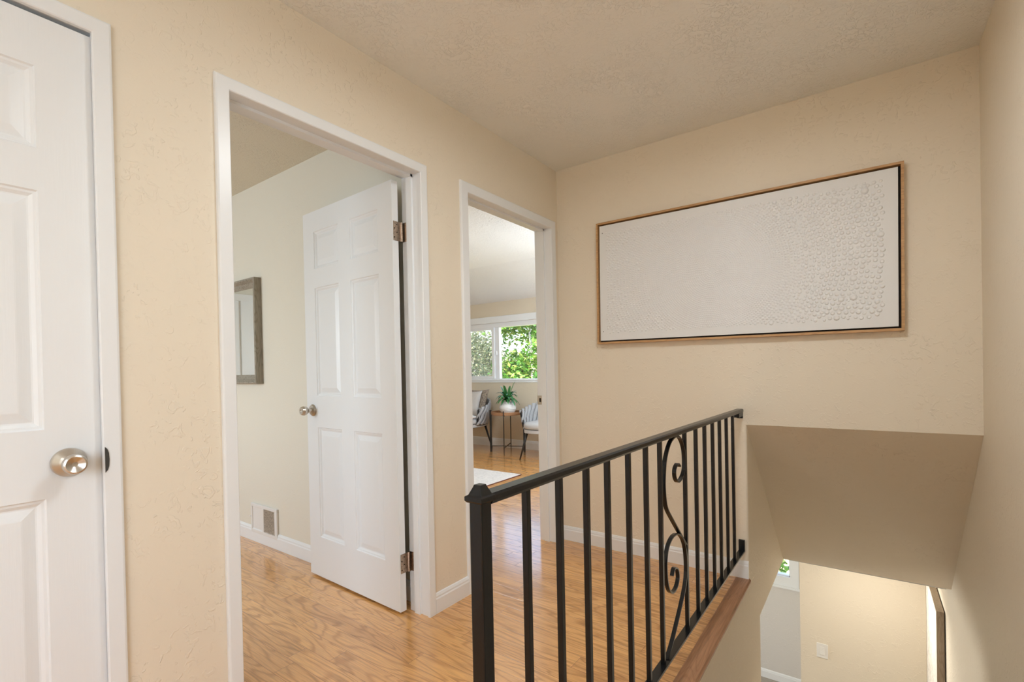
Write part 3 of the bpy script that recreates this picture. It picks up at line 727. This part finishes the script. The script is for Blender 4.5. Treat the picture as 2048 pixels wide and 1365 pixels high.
def unseen_ceiling_lamp(x, y, z, label, energy, color, R=.14):
    o = thing('unseen_ceiling_lamp', (x, y, z), label, 'ceiling light')
    mb = MB(); mb.lathe([(0, 0), (R*1.05, 0), (R*1.05, -.018), (R*.98, -.022), (0, -.022)], (x, y, z), (0,0,1), 40); mb.build('mount', m_nickel, o)
    mb = MB(); mb.lathe([(R*.97, -.020), (R, -.035), (R*.9, -.055), (R*.6, -.075), (0, -.082)], (x, y, z), (0,0,1), 40); mb.build('lamp_shade', m_lamp, o, smooth=True)
    l = bpy.data.lights.new('lamp_light', 'AREA'); l.shape = 'DISK'; l.size = R*2; l.energy = energy; l.color = color
    lo = bpy.data.objects.new('lamp_light', l); COL.objects.link(lo); lo.location = (x, y, z-.09)
    return o
unseen_ceiling_lamp(1.30, -1.55, H, 'unseen round ceiling lamp added over the landing to brighten its end wall', 14.5, (.86, .94, 1.0), .19)  # added just above the frame to lift the far end of the hall
unseen_ceiling_lamp(1.15, -4.4, H, 'unseen round ceiling lamp added behind the viewer as fill light', 5, (.88, .95, 1.0))  # added behind the camera as extra fill
unseen_ceiling_lamp(1.66, 1.62, -.322, 'round flush ceiling lamp at the foot of the stairs', 6.5, (1, .93, .82), .11)
unseen_ceiling_lamp(-1.6, .6, H, 'unseen round ceiling lamp added to brighten the sitting room', 15, (.88, .95, 1.0))  # added out of view to raise the light in this room

# ------------------------------------------------------------------ sitting room furniture
rug = MB(); rug.box(-3.9, -1.372, -.75, 1.455, .001, .011)
rg = rug.build('area_rug', m_rug, None, bevel=.003); tag(rg, 'cream low pile rug with a thin dark border seen through the sitting room doorway', 'rug')
mb = MB(); mb.box(-3.905, -1.366, -.756, 1.461, .0005, .008); mb.build('rug_binding', m_rugedge, rg)

tb = thing('side_table', (-2.385, 2.585, 0), 'round wooden tray table on thin black legs between the two grey chairs', 'table')
TX, TY = -2.385, 2.585
mb = MB(); mb.lathe([(0, .522), (.214, .522), (.222, .526), (.224, .562), (.222, .566), (.213, .566), (.211, .562), (.209, .536), (0, .536)], (TX, TY, 0), (0,0,1), 56); mb.build('tray_top', m_tray, tb)
for a in (25, 115, 205, 295):
    a = math.radians(a); d = Vector((math.cos(a), math.sin(a), 0)); n_ = Vector((-d.y, d.x, 0)); c0 = Vector((TX, TY, 0)) + d*.237
    mb = MB(); mb.loft([[c0 + d*.015*sx + n_*.004*sy + Vector((0,0,z)) for sx, sy in ((-1,-1),(1,-1),(1,1),(-1,1))] for z in (0, .585)])
    mb.loft([[c0 - d*.010 + n_*.005*sy + Vector((0,0,.514+.008*sz)) for sy, sz in ((-1,0),(1,0),(1,1),(-1,1))], [c0 - d*.065 + n_*.005*sy + Vector((0,0,.514+.008*sz)) for sy, sz in ((-1,0),(1,0),(1,1),(-1,1))]])
    mb.build('leg', m_blackleg, tb)
for a in (25, 115):
    a = math.radians(a); d = Vector((math.cos(a), math.sin(a), 0)); c0 = Vector((TX, TY, .083 if a < 1 else .092))
    mb = MB(); mb.tube([c0 - d*.231, c0 + d*.231], 1, 4, flat=(.0045, .0075), upv=(0,0,1)); mb.build('stretcher', m_blackleg, tb)

pl = thing('potted_plant', (-2.375, 2.59, .536), 'spiky green plant in a white ribbed pot on the tray table', 'plant')
PX, PY, PZ = -2.375, 2.59, .536
prof = [(0, 0), (.078, 0)]
for k in range(41):
    t_ = k/40; prof.append((.078 + .040*math.sin(PI*min(1, t_*1.06))**.8 - .012*max(0, t_-.75)*4*.5 + .0022*math.cos(t_*2*PI*8), .004 + t_*.160))
prof += [(.070, .164), (.064, .150), (0, .150)]
mb = MB(); mb.lathe(prof, (PX, PY, PZ), (0,0,1), 48); pot = mb.build('pot', m_pot, pl, smooth=True)
mb = MB(); mb.lathe([(0, .148), (.066, .148), (.066, .152), (0, .154)], (PX, PY, PZ), (0,0,1), 24); mb.build('soil', m_soil, pot)
rnd = random.Random(11)
def strap_leaf(mb, base, a, ln, rise, droop, wid):
    d = Vector((math.cos(a), math.sin(a), 0)); n_ = Vector((-d.y, d.x, 0)); rows = []
    for k in range(9):
        t_ = k/8; h = ln*(rise*t_ - droop*t_*t_); o = ln*(t_*.9*(1-rise*.35)); wv = wid*(.5 + 1.1*t_)*max(0, 1-t_**3.0)**.8 + .0006
        c0 = base + d*o + Vector((0,0,h)); rows.append([c0 - n_*wv + Vector((0,0,wv*.25)), c0 - Vector((0,0,.0)), c0 + n_*wv + Vector((0,0,wv*.25))])
    mb.loft(rows, closed=False, cap=False)
mb = MB()
for ringk, (nL, ln, rise, droop, wd) in enumerate(((13, .27, .85, .95, .021), (12, .30, 1.15, 1.0, .022), (9, .29, 1.25, .80, .022), (4, .27, 1.45, .40, .021))):
    for k in range(nL):
        strap_leaf(mb, Vector((PX, PY, PZ+.150)), 2*PI*(k + .37*ringk)/nL + rnd.uniform(-.15, .15), ln*rnd.uniform(.88, 1.1), rise*rnd.uniform(.92, 1.08), droop, wd*rnd.uniform(.85, 1.1))
mb.build('leaves', m_leaf, pl, smooth=True)

def superell(a, b_, e, n, z, cx=0, cy=0):
    out = []
    for k in range(n):
        t_ = 2*PI*k/n; c_, s_ = math.cos(t_), math.sin(t_)
        out.append((cx + a*math.copysign(abs(c_)**e, c_), cy + b_*math.copysign(abs(s_)**e, s_), z))
    return out
def make_chair(loc, rz, label):
    o = thing('barrel_armchair', (0,0,0), label, 'chair', 'woven barrel armchairs')
    # seat cushion and base
    mb = MB(); mb.loft([superell(a, b_, .62, 40, z, 0, -.02) for a, b_, z in ((.25,.25,.385),(.275,.272,.390),(.285,.282,.41),(.285,.282,.44),(.272,.270,.463),(.22,.22,.472),(.10,.10,.474))]); mb.build('seat_cushion', m_fabric, o, smooth=True)
    mb = MB(); mb.loft([superell(.28*k, .278*k, .62, 40, z, 0, -.02) for k, z in ((.94, .335), (1, .342), (1, .382))]); mb.build('seat_base', m_fabric, o, smooth=False)
    def shell(phi, t_, off=0):
        fl = 1 + .13*t_; a, b_ = (.318+off)*fl, (.300+off)*fl
        zt = .615 + .135*max(0, math.cos(phi*.78))**1.3
        return Vector((a*math.sin(phi), -.01 + b_*math.cos(phi)*(1 if abs(phi) < PI/2 else 1.25), .375 + (zt-.375)*t_))
    PM = math.radians(112); ncol = 19
    mb = MB()
    for k in range(ncol):
        for sg in (1, -1):
            path = []; c0 = -PM + (k+.5)*2*PM/ncol
            if abs(c0) > PM-.03: continue
            for q in range(15):
                t_ = q/14; ph = c0 + sg*(PM/ncol)*.95*math.cos(2*PI*t_*1.0)
                ph = max(-PM, min(PM, ph)); path.append(shell(ph, t_, sg*.011*math.sin(2*PI*t_)))
            rings = []
            for q, p in enumerate(path):
                ph = c0; nrm = Vector((math.sin(ph), math.cos(ph), 0)); tg = Vector((nrm.y, -nrm.x, 0)); rings.append([p + nrm*.013*math.cos(2*PI*j/8) + tg*.031*math.sin(2*PI*j/8) for j in range(8)])
            mb.loft(rings)
    mb.build('woven_back', m_strap, o, smooth=True)
    for sg in (-1, 1):
        mb = MB(); mb.tube([shell(sg*PM, t_/8*1.0) + Vector((0, -.004, 0)) for t_ in range(9)], 1, 4, flat=(.011, .007)); mb.build('arm_frame', m_blackleg, o)
    mb = MB(); mb.tube([shell(-PM + 2*PM*k/40, 0.0) for k in range(41)], .009, 8); mb.build('back_rail', m_blackleg, o, smooth=True)
    for sx, sy in ((-1,-1),(1,-1),(1,1),(-1,1)):
        top = Vector((sx*.205, -.02+sy*.195, .340)); bot = Vector((sx*.275, -.02+sy*.265, 0))
        mb = MB(); mb.tube([bot, top], [.009, .0165], 12); mb.build('leg', m_blackleg, o, smooth=True)
    mb = MB()
    mb.tube([(-.205, -.215, .332), (.205, -.215, .332)], .009, 8); mb.tube([(-.205, .175, .332), (.205, .175, .332)], .009, 8); mb.tube([(-.205, -.215, .332), (-.205, .175, .332)], .009, 8); mb.tube([(.205, -.215, .332), (.205, .175, .332)], .009, 8)
    mb.build('leg_frame', m_blackleg, o)
    o.location = loc; o.rotation_euler = (0, 0, rz)
    return o
ch = make_chair((-1.625, 2.475, 0), math.radians(0), 'grey woven barrel armchair with an empty seat, standing right of the tray table')
def copy_thing(src, loc, rz, label):
    o = src.copy(); COL.objects.link(o); o.location = loc; o.rotation_euler = (0,0,rz); o['label'] = label
    for c_ in src.children:
        d = c_.copy(); COL.objects.link(d); d.parent = o
    return o
ch2 = copy_thing(ch, (-3.065, 2.505, 0), math.radians(6), 'grey woven barrel armchair holding pillows and a white fleece throw')
def pillow(name, loc, sz, th, rot, m, label):
    mb = MB(); n_ = 22; R = []
    for sgn in (1, -1):
        g_ = []
        for i in range(n_+1):
            row = []
            for j in range(n_+1):
                u, v = -1 + 2*i/n_, -1 + 2*j/n_
                hgt = th*.5*((1-abs(u)**2.6)*(1-abs(v)**2.6))**.55
                pin = 1 - .10*(1-abs(u)**2)*abs(v)**4 ; pin2 = 1 - .10*(1-abs(v)**2)*abs(u)**4
                row.append(mb.bm.verts.new((u*sz*.5*pin2, v*sz*.5*pin, sgn*hgt + .004*math.sin(7*u+3*v)*(1-u*u)*(1-v*v))))
            g_.append(row)
        for i in range(n_):
            for j in range(n_): mb.bm.faces.new((g_[i][j], g_[i+1][j], g_[i+1][j+1], g_[i][j+1]))
    bmesh.ops.remove_doubles(mb.bm, verts=mb.bm.verts, dist=1e-5)
    o = mb.build(name, m, None, smooth=True); o.location = loc; o.rotation_euler = rot
    return tag(o, label, 'pillow')
pillow('throw_pillow', (-3.00, 2.475, .665), .40, .13, (math.radians(68), 0, math.radians(8)), m_pillow, 'plain grey linen pillow in front of a darker one on the armchair')
pillow('throw_pillow', (-2.985, 2.615, .675), .41, .11, (math.radians(68), 0, math.radians(4)), m_pillow2, 'dark patterned pillow tucked behind the plain grey one')
# fleece throw over the front of the seat
mb = MB(); rows = []; rnd = random.Random(5)
for i in range(37):
    s_ = i/36; row = []
    for j in range(25):
        v = j/24; x = -3.36 + .60*v
        if s_ < .38: y = 2.355 - s_/.38*.165; z = .497
        elif s_ < .46:
            q = (s_-.38)/.08; y = 2.19 - .035*math.sin(q*PI/2); z = .497 - .03*(1-math.cos(q*PI/2))
        else: y = 2.155 - .006*math.sin(v*19); z = .467 - (s_-.46)/.54*(.17 + .05*math.sin(v*9+1) + (.20 if v < .55 else 0))
        edge = min(1, (1-v)*10)
        row.append((x + rnd.uniform(-.004,.004), y + rnd.uniform(-.006,.006), z + rnd.uniform(-.005,.005) - (1-edge)*.02))
    rows.append(row)
R = [[mb.bm.verts.new(p) for p in r] for r in rows]
for i in range(36):
    for j in range(24): mb.bm.faces.new((R[i][j], R[i+1][j], R[i+1][j+1], R[i][j+1]))
fl = mb.build('throw_blanket', m_fur, None, smooth=True); tag(fl, 'white fleece throw draped over the front of the armchair seat', 'blanket')
md = fl.modifiers.new('thick', 'SOLIDIFY'); md.thickness = .022; md.offset = 1

# ------------------------------------------------------------------ the garden outside
g = MB(); g.box(-40, 25, 3.9, 60, -2.9, -2.75); gr = g.build('ground', m_ground); tag(gr, 'dry grass of the garden outside the windows', 'ground', kind='structure')
def tree(name, x, y, z0, h, cr, nleaf, ls, m, label, trunk_r=.11, branches=7, seed=1, group='trees outside the window', low=.25):
    rnd = random.Random(seed); o = thing(name, (x, y, z0), label, 'tree', group)
    mb = MB(); path = [(x + .12*math.sin(k*1.3+seed), y + .10*math.cos(k*1.7+seed), z0 + h*.85*k/6) for k in range(7)]
    mb.tube(path, [trunk_r*(1-.11*k) for k in range(7)], 10)
    tips = []
    for k in range(branches):
        a = rnd.uniform(0, 2*PI); q = rnd.uniform(.3, .9); p0 = Vector(path[min(6, int(q*6))]); ln = cr*rnd.uniform(.5, .85)
        p1 = p0 + Vector((math.cos(a)*ln*.5, math.sin(a)*ln*.5, ln*.35)); p2 = p0 + Vector((math.cos(a)*ln, math.sin(a)*ln, ln*rnd.uniform(.3, .8)))
        mb.tube([p0, p1, p2], [trunk_r*.35, trunk_r*.22, trunk_r*.08], 7)
        for q2 in range(3):
            a2 = a + rnd.uniform(-1, 1); p3 = p1 + Vector((math.cos(a2), math.sin(a2), rnd.uniform(-.2, .8)))*ln*.5; mb.tube([p1, p3], [trunk_r*.13, trunk_r*.04], 5)
    mb.build('trunk', m_bark, o, smooth=True)
    mb = MB(); c0 = Vector((x, y, z0 + h*(low+1)/2)); hh = h*(1-low)/2
    clumps = []
    while len(clumps) < 40:
        q = Vector((rnd.uniform(-1, 1), rnd.uniform(-1, 1), rnd.uniform(-1, 1)))
        if q.length < 1: clumps.append(Vector((q.x*cr*.85, q.y*cr*.85, q.z*hh)))
    for k in range(nleaf):
        cl = clumps[rnd.randrange(40)]; p = c0 + cl + Vector((rnd.gauss(0, 1), rnd.gauss(0, 1), rnd.gauss(0, .8)))*cr*.17
        d = Vector((rnd.gauss(0,1), rnd.gauss(0,1), rnd.gauss(0,.6)-.25)).normalized(); s_ = d.cross(Vector((rnd.gauss(0,1), rnd.gauss(0,1), rnd.gauss(0,1)))).normalized()
        L_ = ls*rnd.uniform(.7, 1.3); n_ = d.cross(s_)
        a, b_, c_, e_ = p, p + d*L_*.5 + s_*L_*.28 + n_*L_*.06, p + d*L_, p + d*L_*.5 - s_*L_*.28 + n_*L_*.06
        mb.quad(a, b_, c_, e_)
    mb.build('crown', m, o)
    return o
tree('broadleaf_tree', -6.35, 9.2, -2.75, 6.2, 1.35, 10000, .15, m_tree1, 'leafy bright green tree with a pale trunk just outside the clear window pane', .10, 9, 4)
tree('olive_tree', -9.95, 10.1, -2.75, 5.9, 1.35, 3600, .12, m_tree2, 'sparse olive green tree just outside the screened window pane', .09, 16, 13)
tree('broadleaf_tree', -8.7, 14.3, -2.75, 7.0, 1.9, 6500, .18, m_tree1, 'taller green tree standing farther off behind the pale trunked one', .14, 8, 31)
tree('olive_tree', -13.3, 14.6, -2.75, 6.6, 1.9, 5200, .15, m_tree2, 'olive green tree standing farther off behind the screened pane', .10, 12, 23)
tree('garden_shrub', -.05, 6.3, -2.75, 2.0, .75, 3200, .11, m_tree1, 'low green shrub outside the lower level window', .04, 8, 17, group=None, low=.05)
